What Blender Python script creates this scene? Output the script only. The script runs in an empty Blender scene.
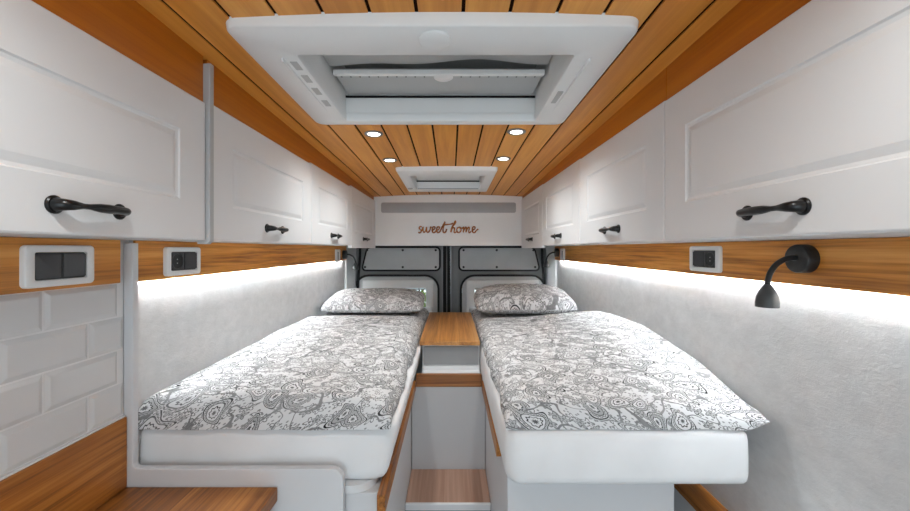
import bpy, bmesh, math, random
from mathutils import Vector, noise
random.seed(4)
PI = math.pi
S = bpy.context.scene
COL = S.collection
C = 1.45            # camera height above the floor
F = 390.0           # focal length in pixels of the 910 px wide picture

# ------------------------------------------------------------------ materials
def srgb(r, g, b):
    def f(c):
        c /= 255.0
        return c / 12.92 if c <= 0.04045 else ((c + 0.055) / 1.055) ** 2.4
    return (f(r), f(g), f(b), 1)

class NT:
    """small node helper"""
    def __init__(self, name):
        self.m = bpy.data.materials.new(name); self.m.use_nodes = True
        self.t = self.m.node_tree; self.n = self.t.nodes; self.l = self.t.links
        self.b = self.n['Principled BSDF']
    def new(self, typ, **kw):
        n = self.n.new(typ)
        for k, v in kw.items(): setattr(n, k, v)
        return n
    def put(self, sock, v):
        if v is None: return
        if hasattr(v, 'is_output'): self.l.new(v, sock)
        else: sock.default_value = v
    def math(self, op, a, b=None, c=None, clamp=False):
        n = self.new('ShaderNodeMath', operation=op); n.use_clamp = clamp
        self.put(n.inputs[0], a); self.put(n.inputs[1], b); self.put(n.inputs[2], c)
        return n.outputs[0]
    def vmath(self, op, a, b=None, out=0):
        n = self.new('ShaderNodeVectorMath', operation=op)
        self.put(n.inputs[0], a); self.put(n.inputs[1], b)
        return n.outputs[out]
    def noise(self, vec, scale, detail=3, rough=.5, out='Fac', dist=0):
        n = self.new('ShaderNodeTexNoise'); self.put(n.inputs['Vector'], vec)
        n.inputs['Scale'].default_value = scale; n.inputs['Detail'].default_value = detail
        n.inputs['Roughness'].default_value = rough; n.inputs['Distortion'].default_value = dist
        return n.outputs[out]
    def mapping(self, vec, scale=(1, 1, 1), rot=(0, 0, 0), loc=(0, 0, 0)):
        n = self.new('ShaderNodeMapping'); self.put(n.inputs['Vector'], vec)
        n.inputs['Scale'].default_value = scale; n.inputs['Rotation'].default_value = rot
        n.inputs['Location'].default_value = loc
        return n.outputs[0]
    def ramp(self, fac, stops):
        n = self.new('ShaderNodeValToRGB'); self.put(n.inputs[0], fac)
        cr = n.color_ramp
        while len(cr.elements) > 2: cr.elements.remove(cr.elements[-1])
        for i, (p, c) in enumerate(stops):
            e = cr.elements[i] if i < 2 else cr.elements.new(p)
            e.position = p; e.color = c
        return n.outputs[0]
    def mix(self, fac, a, b, blend='MIX'):
        n = self.new('ShaderNodeMix', data_type='RGBA', blend_type=blend)
        self.put(n.inputs[0], fac); self.put(n.inputs[6], a); self.put(n.inputs[7], b)
        return n.outputs[2]
    def obj(self):
        return self.new('ShaderNodeTexCoord').outputs['Object']
    def uv(self):
        return self.new('ShaderNodeTexCoord').outputs['UV']
    def bump(self, h, strength=.3, dist=.01):
        n = self.new('ShaderNodeBump'); self.put(n.inputs['Height'], h)
        n.inputs['Strength'].default_value = strength; n.inputs['Distance'].default_value = dist
        self.l.new(n.outputs[0], self.b.inputs['Normal'])
    def col(self, c): self.put(self.b.inputs['Base Color'], c)

def plain(name, c, rough=.5, metal=0, spec=.5, var=.03):
    t = NT(name); t.b.inputs['Roughness'].default_value = rough
    t.b.inputs['Metallic'].default_value = metal
    t.b.inputs['Specular IOR Level'].default_value = spec
    nz = t.noise(t.obj(), 9, 3)
    lo = tuple(max(0, x * (1 - var)) for x in c[:3]) + (1,)
    hi = tuple(min(1, x * (1 + var)) for x in c[:3]) + (1,)
    t.col(t.ramp(nz, [(.3, lo), (.7, hi)]))
    return t.m

def wood(name, dark, mid, light, axis='Y', scale=1.0, rough=.4, plank=None, fine=1.0):
    """oak-like grain running along an axis; plank = (axis index, width) varies tone stave by stave"""
    t = NT(name); o = t.obj()
    sc = {'X': (1.2, 22, 22), 'Y': (22, 1.2, 22), 'Z': (22, 22, 1.2)}[axis]
    sc = tuple(x * scale for x in sc)
    if plank:
        sep = t.new('ShaderNodeSeparateXYZ'); t.put(sep.inputs[0], o)
        k = t.math('FLOOR', t.math('DIVIDE', t.math('ADD', sep.outputs[plank[0]], plank[2] if len(plank) > 2 else 0), plank[1]))
        wn = t.new('ShaderNodeTexWhiteNoise', noise_dimensions='1D'); t.put(wn.inputs['W'], k)
        o = t.vmath('ADD', o, t.vmath('MULTIPLY', wn.outputs['Color'], (3, 3, 3)))
        pl = wn.outputs['Value']
    v = t.mapping(o, sc)
    warp = t.noise(t.mapping(o, tuple(x * .25 for x in sc)), 1, 2, out='Color')
    v2 = t.vmath('ADD', v, t.vmath('MULTIPLY', warp, (2.6, 2.6, 2.6)))
    a = t.noise(v2, 1, 5, .6)
    b = t.noise(t.vmath('ADD', t.mapping(o, tuple(x * (6 if x > 5 else 2.2) * fine for x in sc)), t.vmath('MULTIPLY', warp, (5, 5, 5))), 1, 3, .6)
    f = t.math('ADD', t.math('MULTIPLY', a, .58), t.math('MULTIPLY', b, .42))
    if plank:
        f = t.math('ADD', f, t.math('MULTIPLY', t.math('SUBTRACT', pl, .5), .16))
    t.col(t.ramp(f, [(.36, dark), (.5, mid), (.62, light)]))
    t.b.inputs['Roughness'].default_value = rough
    t.bump(f, .12, .004)
    return t.m

M = {}
M['white'] = plain('white_lacquer', srgb(222, 222, 223), .42, 0, .5, .01)
M['carcass'] = plain('cabinet_board', srgb(205, 205, 206), .5, 0, .4, .01)
M['greyedge'] = plain('grey_edge_profile', srgb(176, 177, 178), .45, 0, .4, .02)
M['panel'] = plain('white_panel', srgb(214, 214, 216), .48, 0, .4, .01)
M['plastic'] = plain('white_plastic', srgb(234, 234, 233), .35, 0, .5, .01)
M['plasticdim'] = plain('grey_plastic', srgb(178, 178, 177), .4, 0, .5, .02)
M['black'] = plain('black_plastic', srgb(30, 30, 31), .35, 0, .5, .05)
M['insert'] = plain('anthracite_plastic', srgb(44, 44, 46), .4, 0, .5, .05)
M['rocker'] = plain('rocker_plastic', srgb(58, 58, 60), .33, 0, .5, .05)
M['blackmetal'] = plain('black_metal', srgb(14, 14, 15), .3, .3, .6, .05)
M['lampgrey'] = plain('lamp_shade_grey', srgb(74, 74, 74), .45, .2, .5, .05)
M['darkgap'] = plain('dark_gap', srgb(34, 12, 2), .9, 0, .1, .1)
M['rubber'] = plain('rubber_seal', srgb(20, 20, 21), .6, 0, .3, .1)
M['steel'] = plain('door_paint_grey', srgb(116, 117, 118), .4, .1, .5, .05)
M['doorpanel'] = plain('door_trim_grey', srgb(196, 197, 198), .5, 0, .4, .04)
M['doorwhite'] = plain('door_lining_light', srgb(206, 207, 207), .5, 0, .4, .02)
M['chrome'] = plain('brushed_chrome', srgb(205, 205, 206), .22, 1, .5, .03)
M['alu'] = plain('aluminium_profile', srgb(150, 150, 152), .4, .7, .5, .05)
M['grille'] = plain('grey_felt_panel', srgb(172, 172, 173), .8, 0, .2, .04)
M['greybox'] = plain('grey_storage_front', srgb(150, 151, 152), .5, 0, .4, .05)
M['floor'] = plain('grey_floor', srgb(150, 148, 146), .6, 0, .3, .06)
M['silicone'] = plain('silicone_joint', srgb(225, 225, 225), .4, 0, .4, .01)
M['ceiling'] = wood('ceiling_oak', srgb(202, 128, 44), srgb(218, 145, 56), srgb(230, 160, 70), 'Y', .6, .42, (0, .0895, -.0235), .8)
M['fascia'] = wood('fascia_oak', srgb(156, 82, 0), srgb(176, 98, 3), srgb(188, 110, 8), 'Y', .6, .4)
M['oak'] = wood('oak_rail', srgb(140, 78, 18), srgb(206, 134, 50), srgb(228, 162, 82), 'Y', .9, .42)
M['oakdark'] = wood('oak_backsplash', srgb(92, 50, 10), srgb(156, 94, 30), srgb(184, 122, 52), 'Y', .9, .4)
M['oaktop'] = wood('oak_worktop', srgb(104, 58, 14), srgb(150, 90, 30), srgb(184, 122, 56), 'Y', .9, .4, (0, .052, .01))
M['oaktable'] = wood('oak_table', srgb(140, 88, 34), srgb(186, 128, 62), srgb(208, 152, 90), 'Y', .9, .4, (0, .06, .01))
M['oakx'] = wood('oak_crossbar', srgb(120, 70, 28), srgb(160, 104, 52), srgb(182, 128, 76), 'X', .9, .42)
M['aisle'] = plain('aisle_board_shaded', srgb(192, 192, 194), .5, 0, .4, .01)  # panel white, darkened in the colour for shade deep in the aisle
M['step'] = wood('pink_laminate', srgb(156, 118, 98), srgb(172, 136, 116), srgb(186, 150, 130), 'Y', .5, .45, (0, .085, .02))
M['letter'] = wood('letter_wood', srgb(140, 78, 24), srgb(170, 100, 38), srgb(188, 120, 54), 'X', 2, .5)

def felt():
    t = NT('felt_wall'); o = t.obj()
    a = t.noise(t.mapping(o, (1, 1, 1.6)), 16, 6, .68, dist=.4)
    b = t.noise(o, 5, 3)
    f = t.math('ADD', t.math('MULTIPLY', a, .7), t.math('MULTIPLY', b, .3))
    t.col(t.ramp(f, [(.3, srgb(206, 206, 206)), (.7, srgb(228, 228, 228))]))
    t.b.inputs['Roughness'].default_value = .95
    t.b.inputs['Specular IOR Level'].default_value = .1
    c = t.noise(t.mapping(o, (1, 1, 2)), 45, 4, .7, dist=.6)
    t.bump(t.math('ADD', c, t.math('MULTIPLY', a, .8)), .2, .005)
    return t.m
M['felt'] = felt()

def sheet():
    t = NT('mattress_cover'); o = t.obj()
    t.col(t.ramp(t.noise(o, 6, 3), [(.3, srgb(226, 226, 227)), (.7, srgb(236, 236, 237))]))
    t.b.inputs['Roughness'].default_value = .75
    t.b.inputs['Specular IOR Level'].default_value = .25
    t.bump(t.noise(o, 300, 2), .05, .001)
    return t.m
M['sheet'] = sheet()

def paisley():
    t = NT('paisley_cotton'); uv = t.uv()
    def line(d, c, w):
        a = t.math('ABSOLUTE', t.math('SUBTRACT', d, c))
        n = t.new('ShaderNodeMapRange', interpolation_type='SMOOTHSTEP')
        t.put(n.inputs['Value'], a); n.inputs['From Min'].default_value = w * .55; n.inputs['From Max'].default_value = w
        n.inputs['To Min'].default_value = 1; n.inputs['To Max'].default_value = 0
        return n.outputs[0]
    def less(d, c, w=.02):
        n = t.new('ShaderNodeMapRange', interpolation_type='SMOOTHSTEP')
        t.put(n.inputs['Value'], d)
        t.put(n.inputs['From Min'], c - w if not hasattr(c, 'is_output') else t.math('SUBTRACT', c, w))
        t.put(n.inputs['From Max'], c + w if not hasattr(c, 'is_output') else t.math('ADD', c, w))
        n.inputs['To Min'].default_value = 1; n.inputs['To Max'].default_value = 0
        return n.outputs[0]
    def cells(scale, rnd, off):
        P = t.mapping(uv, (scale, scale, 0), (0, 0, .4), off)
        wob = t.noise(P, .9, 2, out='Color')
        P = t.vmath('ADD', P, t.vmath('MULTIPLY', t.vmath('SUBTRACT', wob, (.5, .5, .5)), (.35, .35, 0)))
        v = t.new('ShaderNodeTexVoronoi', voronoi_dimensions='2D'); t.put(v.inputs['Vector'], P)
        v.inputs['Scale'].default_value = 1; v.inputs['Randomness'].default_value = rnd
        loc = t.vmath('SUBTRACT', P, v.outputs['Position'])
        cs = t.new('ShaderNodeSeparateColor'); t.put(cs.inputs[0], v.outputs['Color'])
        rot = t.new('ShaderNodeVectorRotate', rotation_type='Z_AXIS')
        t.put(rot.inputs['Vector'], loc); t.put(rot.inputs['Angle'], t.math('MULTIPLY', cs.outputs[0], 6.283))
        s = t.new('ShaderNodeSeparateXYZ'); t.put(s.inputs[0], rot.outputs[0])
        return s.outputs[0], s.outputs[1], cs
    # large teardrops with a curled tip
    x, y, cs = cells(10.5, .85, (0, 0, 0))
    y2 = t.math('MULTIPLY', y, y)
    xb = t.math('ADD', x, t.math('MULTIPLY', y2, 1.0))
    wx = t.math('ADD', 1.35, t.math('MULTIPLY', t.math('ADD', y, .15), 1.7))
    wx = t.math('MAXIMUM', wx, .6)
    qx = t.math('MULTIPLY', t.math('SUBTRACT', xb, .06), wx); qy = t.math('MULTIPLY', y, .92)
    d = t.math('SQRT', t.math('ADD', t.math('MULTIPLY', qx, qx), t.math('MULTIPLY', qy, qy)))
    d = t.math('MULTIPLY', d, t.math('ADD', .88, t.math('MULTIPLY', cs.outputs[2], .5)))
    th = t.math('ARCTAN2', qy, qx)
    sc1 = t.math('MULTIPLY', t.math('SINE', t.math('MULTIPLY', th, 18)), .014)
    sc2 = t.math('MULTIPLY', t.math('SINE', t.math('MULTIPLY', th, 9)), .022)
    dS = t.math('ADD', d, sc1); dP = t.math('ADD', d, sc2)
    ink = line(d, .46, .027)
    for e in (t.math('MULTIPLY', line(dS, .385, .018), .8), t.math('MULTIPLY', line(d, .33, .022), .9),
              line(dP, .2, .026), t.math('MULTIPLY', less(dP, .08), .85)):
        ink = t.math('MAXIMUM', ink, e)
    band = t.math('MULTIPLY', t.math('MULTIPLY', less(d, .33), t.math('SUBTRACT', 1, less(dP, .2))),
                  t.math('MULTIPLY', t.math('GREATER_THAN', cs.outputs[1], .5), .42))
    spokes = t.math('MULTIPLY', t.math('GREATER_THAN', t.math('SINE', t.math('MULTIPLY', th, 34)), .45),
                    t.math('MULTIPLY', t.math('MULTIPLY', less(d, .43), t.math('SUBTRACT', 1, less(d, .35))), .5))
    ink = t.math('MAXIMUM', ink, t.math('MAXIMUM', band, spokes))
    inside = less(d, .5)
    # little flowers and leaves between them
    x, y, c2 = cells(29, .9, (3.3, 1.7, 0))
    d2 = t.math('SQRT', t.math('ADD', t.math('MULTIPLY', x, x), t.math('MULTIPLY', y, y)))
    t2 = t.math('ARCTAN2', y, x)
    pet = t.math('ADD', .3, t.math('MULTIPLY', t.math('COSINE', t.math('MULTIPLY', t2, 5)), .11))
    fl = t.math('MAXIMUM', line(t.math('SUBTRACT', d2, pet), 0, .06), t.math('MULTIPLY', less(d2, .1), .9))
    fl = t.math('MAXIMUM', fl, t.math('MULTIPLY', t.math('MULTIPLY', less(d2, pet), t.math('GREATER_THAN', c2.outputs[1], .6)), .45))
    x, y, c3 = cells(70, .9, (1.3, 7.7, 0))
    d3 = t.math('SQRT', t.math('ADD', t.math('MULTIPLY', x, x), t.math('MULTIPLY', y, y)))
    dots = t.math('MULTIPLY', less(d3, .2, .05), t.math('GREATER_THAN', c3.outputs[1], .35))
    bg = t.math('MAXIMUM', fl, t.math('MULTIPLY', dots, .75))
    # vines
    nz = t.noise(t.mapping(uv, (1, 1, 0)), 5.5, 1.5, .5)
    vine = t.math('MULTIPLY', line(nz, .5, .012), .7)
    nz2 = t.noise(t.mapping(uv, (1, 1, 0), (0, 0, 0), (4, 4, 0)), 11, 1, .5)
    vine = t.math('MAXIMUM', vine, t.math('MULTIPLY', line(nz2, .47, .014), .7))
    bg = t.math('MAXIMUM', t.math('MULTIPLY', bg, .8), vine)
    ink = t.math('MAXIMUM', ink, t.math('MULTIPLY', bg, t.math('SUBTRACT', 1, inside)))
    tone = t.noise(uv, 9, 2)
    ink = t.math('MULTIPLY', ink, t.math('ADD', .58, t.math('MULTIPLY', tone, .75)), clamp=True)
    t.col(t.mix(ink, srgb(218, 218, 219), srgb(26, 26, 28)))
    t.b.inputs['Roughness'].default_value = .85
    t.b.inputs['Specular IOR Level'].default_value = .15
    t.bump(t.noise(t.mapping(uv, (1, 1, 0)), 14, 3), .25, .01)
    return t.m
M['paisley'] = paisley()

def emit(name, c, s):
    m = bpy.data.materials.new(name); m.use_nodes = True
    b = m.node_tree.nodes['Principled BSDF']
    b.inputs['Base Color'].default_value = (.8, .8, .8, 1)
    b.inputs['Emission Color'].default_value = c; b.inputs['Emission Strength'].default_value = s
    return m
M['led'] = emit('led_tape', (.9, .98, 1.02, 1), 116)
M['spotlens'] = emit('spot_lens', (1, .97, .92, 1), 12)
M['lamplens'] = emit('reading_lens', (1, .98, .95, 1), 3.0)

def glass():
    t = NT('window_glass')
    t.b.inputs['Transmission Weight'].default_value = 1
    t.b.inputs['Roughness'].default_value = 0; t.b.inputs['IOR'].default_value = 1.02
    t.b.inputs['Base Color'].default_value = (.8, .83, .82, 1)
    return t.m
M['glass'] = glass()
M['leaf'] = plain('leaf_green', srgb(120, 132, 62), .6, 0, .3, .3)
M['twig'] = plain('twig_brown', srgb(84, 64, 46), .8, 0, .2, .2)

# ------------------------------------------------------------------ builders
def link(name, bm, m, parent=None, smooth=False):
    bmesh.ops.recalc_face_normals(bm, faces=bm.faces)
    if parent is not None:
        w = Vector((0, 0, 0)); p = parent
        while p is not None: w += p.location; p = p.parent
        bmesh.ops.translate(bm, verts=bm.verts, vec=-w)
    me = bpy.data.meshes.new(name); bm.to_mesh(me); bm.free()
    if smooth is True:
        for f in me.polygons: f.use_smooth = True
    elif smooth:
        for f in me.polygons: f.use_smooth = True
        try: me.set_sharp_from_angle(angle=math.radians(smooth))
        except Exception: pass
    me.materials.append(M[m] if isinstance(m, str) else m)
    o = bpy.data.objects.new(name, me); COL.objects.link(o)
    if parent is not None: o.parent = parent
    return o
def tag(o, label=None, cat=None, group=None):
    if label: o['label'] = label
    if cat: o['category'] = cat
    if group: o['group'] = group
    return o
def thing(name, loc, label, cat, group=None):
    o = bpy.data.objects.new(name, None); o.location = loc; o.empty_display_size = .05
    COL.objects.link(o)
    return tag(o, label, cat, group)
def struct(name, bm, m, parent=None, smooth=False):
    o = link(name, bm, m, parent, smooth)
    if parent is None: o['kind'] = 'structure'
    return o
def B(): return bmesh.new()
def box(bm, x0, x1, y0, y1, z0, z1, bev=0.0, seg=2):
    v = [bm.verts.new(p) for p in ((x0, y0, z0), (x1, y0, z0), (x1, y1, z0), (x0, y1, z0), (x0, y0, z1), (x1, y0, z1), (x1, y1, z1), (x0, y1, z1))]
    fs = [bm.faces.new([v[i] for i in q]) for q in ((0, 1, 2, 3), (4, 5, 6, 7), (0, 1, 5, 4), (1, 2, 6, 5), (2, 3, 7, 6), (3, 0, 4, 7))]
    if bev > 0:
        es = list({e for f in fs for e in f.edges})
        bmesh.ops.recalc_face_normals(bm, faces=fs)
        bmesh.ops.bevel(bm, geom=es, offset=bev, segments=seg, affect='EDGES', profile=.5, clamp_overlap=True)
    return bm
def rr(cu, cv, w, h, r, n=6):
    """rounded rectangle outline; r a number or four radii (bottom-left, bottom-right, top-right, top-left)"""
    if not isinstance(r, (tuple, list)): r = (r,) * 4
    out = []
    for (sx, sy, a0, q) in ((-1, -1, PI, r[0]), (1, -1, 1.5 * PI, r[1]), (1, 1, 0, r[2]), (-1, 1, .5 * PI, r[3])):
        q = max(q, 1e-4)
        for k in range(n + 1):
            a = a0 + k / n * PI / 2
            out.append((cu + sx * (w / 2 - q) + q * math.cos(a), cv + sy * (h / 2 - q) + q * math.sin(a)))
    return out
def circ(cu, cv, r, n=28):
    return [(cu + r * math.cos(2 * PI * k / n), cv + r * math.sin(2 * PI * k / n)) for k in range(n)]
def loft(bm, rings, cap0=True, cap1=True, closed=True):
    """rings: lists of 3-D points with equal counts"""
    R = [[bm.verts.new(p) for p in r] for r in rings]
    n = len(R[0])
    for a, b in zip(R[:-1], R[1:]):
        for i in range(n if closed else n - 1):
            j = (i + 1) % n
            bm.faces.new((a[i], a[j], b[j], b[i]))
    if cap0: bm.faces.new(R[0][::-1])
    if cap1: bm.faces.new(R[-1])
    return R
# frames: (u, v, w) -> world, w pointing out of the surface
def on_left(X): return lambda u, v, w: (X + w, u, v)
def on_right(X): return lambda u, v, w: (X - w, u, v)
def facing(Y): return lambda u, v, w: (u, Y - w, v)
def down(zf): return lambda u, v, w: (u, v, zf(u, v) - w)
def up(Z): return lambda u, v, w: (u, v, Z + w)
def plate(bm, fr, cu, cv, w, h, r, t, bev=.002, w0=0.0):
    """a rounded plate of thickness t with a softened front edge"""
    rings = []
    for (ins, ww) in ((0, 0), (0, t - bev), (bev * .35, t - bev * .35), (bev, t)):
        rr_ = tuple(max(q - ins, .0008) for q in r) if isinstance(r, (tuple, list)) else max(r - ins, .0008)
        rings.append([fr(u, v, w0 + ww) for u, v in rr(cu, cv, w - 2 * ins, h - 2 * ins, rr_)])
    loft(bm, rings)
    return bm
def frame_ring(bm, fr, outer, inner, t, bev=.004, ib=None, lean=0.0):
    """ring between two rounded rectangles (cu,cv,w,h,r), thickness t"""
    ib = bev if ib is None else ib
    def o(ins, w):
        cu, cv, a, b, r = outer; return [fr(u, v, w) for u, v in rr(cu, cv, a - 2 * ins, b - 2 * ins, max(r - ins, .001))]
    def i(ins, w):
        cu, cv, a, b, r = inner; return [fr(u, v, w) for u, v in rr(cu, cv, a + 2 * ins, b + 2 * ins, r + ins)]
    rings = [i(0, 0), o(0, 0), o(lean, t - bev), o(lean + bev * .35, t - bev * .35), o(lean + bev, t), i(ib, t), i(ib * .3, t - ib * .3), i(0, t - ib)]
    R = loft(bm, rings, False, False)
    a, b = R[-1], R[0]; n = len(a)
    for k in range(n):
        bm.faces.new((a[k], a[(k + 1) % n], b[(k + 1) % n], b[k]))
    return bm
def disc(bm, fr, cu, cv, prof, n=28):
    """lathe: prof = [(radius, w)]"""
    loft(bm, [[fr(u, v, w) for u, v in circ(cu, cv, r, n)] for r, w in prof])
    return bm
def tube(bm, pts, rad, n=10, cap=True):
    pts = [Vector(p) for p in pts]
    if not isinstance(rad, (list, tuple)): rad = [rad] * len(pts)
    up_ = None; rings = []
    for i, p in enumerate(pts):
        a = pts[max(i - 1, 0)]; b = pts[min(i + 1, len(pts) - 1)]
        d = (b - a).normalized()
        if up_ is None:
            up_ = Vector((0, 0, 1)) if abs(d.z) < .9 else Vector((0, 1, 0))
        up_ = (up_ - d * up_.dot(d)).normalized()
        s = d.cross(up_)
        rings.append([tuple(p + (up_ * math.sin(2 * PI * k / n) + s * math.cos(2 * PI * k / n)) * rad[i]) for k in range(n)])
    loft(bm, rings, cap, cap)
    return bm
def spline(P, n=6):
    out = []; P = [Vector(p) for p in P]
    Q = [P[0] * 2 - P[1]] + P + [P[-1] * 2 - P[-2]]
    for i in range(1, len(Q) - 2):
        for k in range(n):
            s = k / n; a, b, c, d = Q[i - 1:i + 3]
            out.append(.5 * ((2 * b) + (c - a) * s + (2 * a - 5 * b + 4 * c - d) * s * s + (3 * b - a - 3 * c + d) * s ** 3))
    return out + [P[-1]]
def prism(bm, fr, poly, t, bev=.002):
    """extrude a 2-D outline (any simple polygon) and soften its front edge by bevel"""
    a = [bm.verts.new(fr(u, v, 0)) for u, v in poly]; b = [bm.verts.new(fr(u, v, t)) for u, v in poly]
    n = len(a); fs = [bm.faces.new(a[::-1]), bm.faces.new(b)]
    for i in range(n): fs.append(bm.faces.new((a[i], a[(i + 1) % n], b[(i + 1) % n], b[i])))
    bmesh.ops.recalc_face_normals(bm, faces=fs)
    if bev: bmesh.ops.bevel(bm, geom=list(fs[1].edges), offset=bev, segments=2, affect='EDGES', profile=.5)
    return bm
def Z(h): return C + h

XL, XR = -.875, .90          # side walls
CL, CR = -.544, .508         # fronts of the overhead cabinets
YS = 2.81                    # soffit at the rear
YD = 3.42                    # rear doors
def zc(x, y): return C + .475 - .028 * y - .058 * x * x

# ------------------------------------------------------------------ setting
struct('floor', box(B(), XL - .03, XR + .03, -1.3, YD + .05, -.04, 0), 'floor')
struct('wall_left', box(B(), XL - .03, XL, -1.3, YD, 0, C + .6), 'felt')
struct('wall_right', box(B(), XR, XR + .03, -1.3, YD, 0, C + .6), 'felt')

HOLES = [(-.351, .283, .85, 1.272), (-.235, .195, 2.10, 2.53)]
bm = B()
def board(bm, x0, x1, y0, y1, zlo, zhi, bev):
    xs = [x0, x1]
    for h in HOLES:
        for e in h[:2]:
            if x0 + .003 < e < x1 - .003: xs.append(e)
    xs = sorted(set(xs))
    for a, b in zip(xs[:-1], xs[1:]):
        mid = (a + b) / 2; spans = [(y0, y1)]
        for h in HOLES:
            if h[0] < mid < h[1]:
                new = []
                for s in spans:
                    if s[0] < h[2] < s[1]: new += [(s[0], h[2]), (h[3], s[1])]
                    else: new.append(s)
                spans = new
        for s in spans:
            n = len(bm.verts)
            vs = []
            for (x, y, w) in ((a, s[0], zlo), (b, s[0], zlo), (b, s[1], zlo), (a, s[1], zlo), (a, s[0], zhi), (b, s[0], zhi), (b, s[1], zhi), (a, s[1], zhi)):
                vs.append(bm.verts.new((x, y, zc(x, y) + w)))
            for q in ((0, 1, 2, 3), (4, 5, 6, 7), (0, 1, 5, 4), (1, 2, 6, 5), (2, 3, 7, 6), (3, 0, 4, 7)):
                bm.faces.new([vs[i] for i in q])
for k in range(-6, 6):
    x0 = .0235 + .0895 * k + .0036; x1 = x0 + .0895 - .0072
    if k == -6: x0 -= 0
    board(bm, x0, min(x1, .56), -1.3, YS + .02, 0, .0035, 0)
board(bm, -.62, .0235 - .0895 * 6 - .0036, -1.3, YS + .02, 0, .0035, 0)
board(bm, .0235 + .0895 * 6 + .0036, .62, -1.3, YS + .02, 0, .0035, 0)
ceil = struct('ceiling', bm, 'ceiling')
bm = B()
for k in range(20): board(bm, -.9 + .0915 * k, -.9 + .0915 * (k + 1), -1.3, YD + .05, .0037, .03, 0)
link('ceiling_underlay', bm, 'darkgap', ceil)

# oak fascias between cabinets and ceiling
def fascia(name, fr, segs, zb):
    bm = B()
    for y0, y1 in segs:
        a = [fr(y0, zb, 0), fr(y1, zb, 0), fr(y1, 0, 0), fr(y0, 0, 0)]
        x = a[0][0]
        pts = []
        for w in (0, -.012):
            for (y, z) in ((y0, zb), (y1, zb), (y1, zc(x, y1) + .002), (y0, zc(x, y0) + .002)):
                p = fr(y, z, w); pts.append(bm.verts.new(p))
        for q in ((0, 1, 2, 3), (4, 5, 6, 7), (0, 1, 5, 4), (1, 2, 6, 5), (2, 3, 7, 6), (3, 0, 4, 7)):
            bm.faces.new([pts[i] for i in q])
    return struct(name, bm, 'fascia')
fascia('trim_1', on_left(-.556), [(-1.2, .8745), (.8895, YS - .001)], Z(.325))
fascia('trim_2', on_right(.514), [(-1.2, .929), (.931, YS - .001)], Z(.35))

# ------------------------------------------------------------------ overhead cabinets
def handle(fr, cu, cv, parent, L=.106):
    bm = B(); h = L / 2
    pts = []; rad = []
    path = [(-h, .001, .0105), (-h, .010, .0086), (-h + .003, .015, .0080), (-h + .010, .018, .0070), (-h + .024, .019, .0042), (-h + .034, .0195, .0042),
            (-.004, .020, .0066), (.012, .020, .0072), (h - .024, .0192, .0066), (h - .010, .018, .0060), (h - .003, .015, .0062), (h, .010, .0072), (h, .001, .0092)]
    for u, w, r in path: pts.append(fr(cu + u, cv, w)); rad.append(r)
    sp = spline(pts, 3); rs = []
    for i in range(len(sp)):
        k = min(int(i / 3), len(rad) - 1); f = (i - 3 * k) / 3
        rs.append(rad[k] + (rad[min(k + 1, len(rad) - 1)] - rad[k]) * f)
    tube(bm, sp, rs, 12)
    for s in (-h, h):
        disc(bm, fr, cu + s, cv, [(.013, 0), (.013, .002), (.011, .004)], 20)
    return tag(link('handle', bm, 'blackmetal', parent, 40), 'black bow handle')
def door(fr, y0, y1, z0, z1, parent, hv=None):
    bm = B(); cu, cv, w, h = (y0 + y1) / 2, (z0 + z1) / 2, y1 - y0 - .003, z1 - z0
    m = .082
    def rect(ins, d):
        a, b = w / 2 - ins, h / 2 - ins
        return [fr(cu - a, cv - b, d), fr(cu + a, cv - b, d), fr(cu + a, cv + b, d), fr(cu - a, cv + b, d)]
    loft(bm, [rect(0, -.018), rect(0, -.003), rect(.001, -.001), rect(.003, 0), rect(m, 0), rect(m + .0025, -.003), rect(m + .008, -.0042), rect(m + .013, -.0026), rect(m + .02, -.0006), rect(m + .024, -.0005)])
    d = link('door', bm, 'white', parent)
    handle(fr, cu, hv if hv else z0 + .043, d)
    return d
def cabinet(side, y0, y1, top, label, front=None, plate_b=False):
    s = side == 'left'
    X = (CL if s else CR) if front is None else front
    fr = on_left(X) if s else on_right(X)
    wx = XL if s else XR
    t = thing('overhead_cabinet', ((X + wx) / 2, (y0 + y1) / 2, Z(.02)), label, 'cabinet', 'overhead cabinets')
    a, b = sorted((wx, X - .019 if s else X + .019))
    box_ = box(B(), a + (.001 if s else 0), b - (0 if s else .001), y0 + .0005, y1 - .0005, Z(.024), Z(top) - .002)
    link('carcass', box_, 'carcass', t)
    door(fr, y0, y1, Z(.006 if plate_b else .02), Z(top), t, Z(.0615))
    return t
cabinet('left', .31, .874, .327, 'nearest left overhead cabinet with white flap door, above the tiles and the double switch', -.549)
cabinet('left', .890, 1.52, .331, 'left overhead cabinet just past the grey vertical divider strip')
cabinet('left', 1.52, 2.13, .337, 'third left overhead cabinet, next to the last one at the rear panel')
cabinet('left', 2.13, YS, .347, 'small looking left overhead cabinet touching the lettered rear panel', None, True)
cabinet('right', .30, .93, .352, 'nearest right overhead cabinet with large white flap above the black reading lamp')
cabinet('right', .93, 1.54, .354, 'second right overhead cabinet, above the two-gang socket plate')
cabinet('right', 1.54, 2.17, .357, 'third right overhead cabinet, before the last one at the rear panel')
cabinet('right', 2.17, YS, .361, 'right overhead cabinet touching the lettered rear panel, farthest of its row', None, True)

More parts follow.
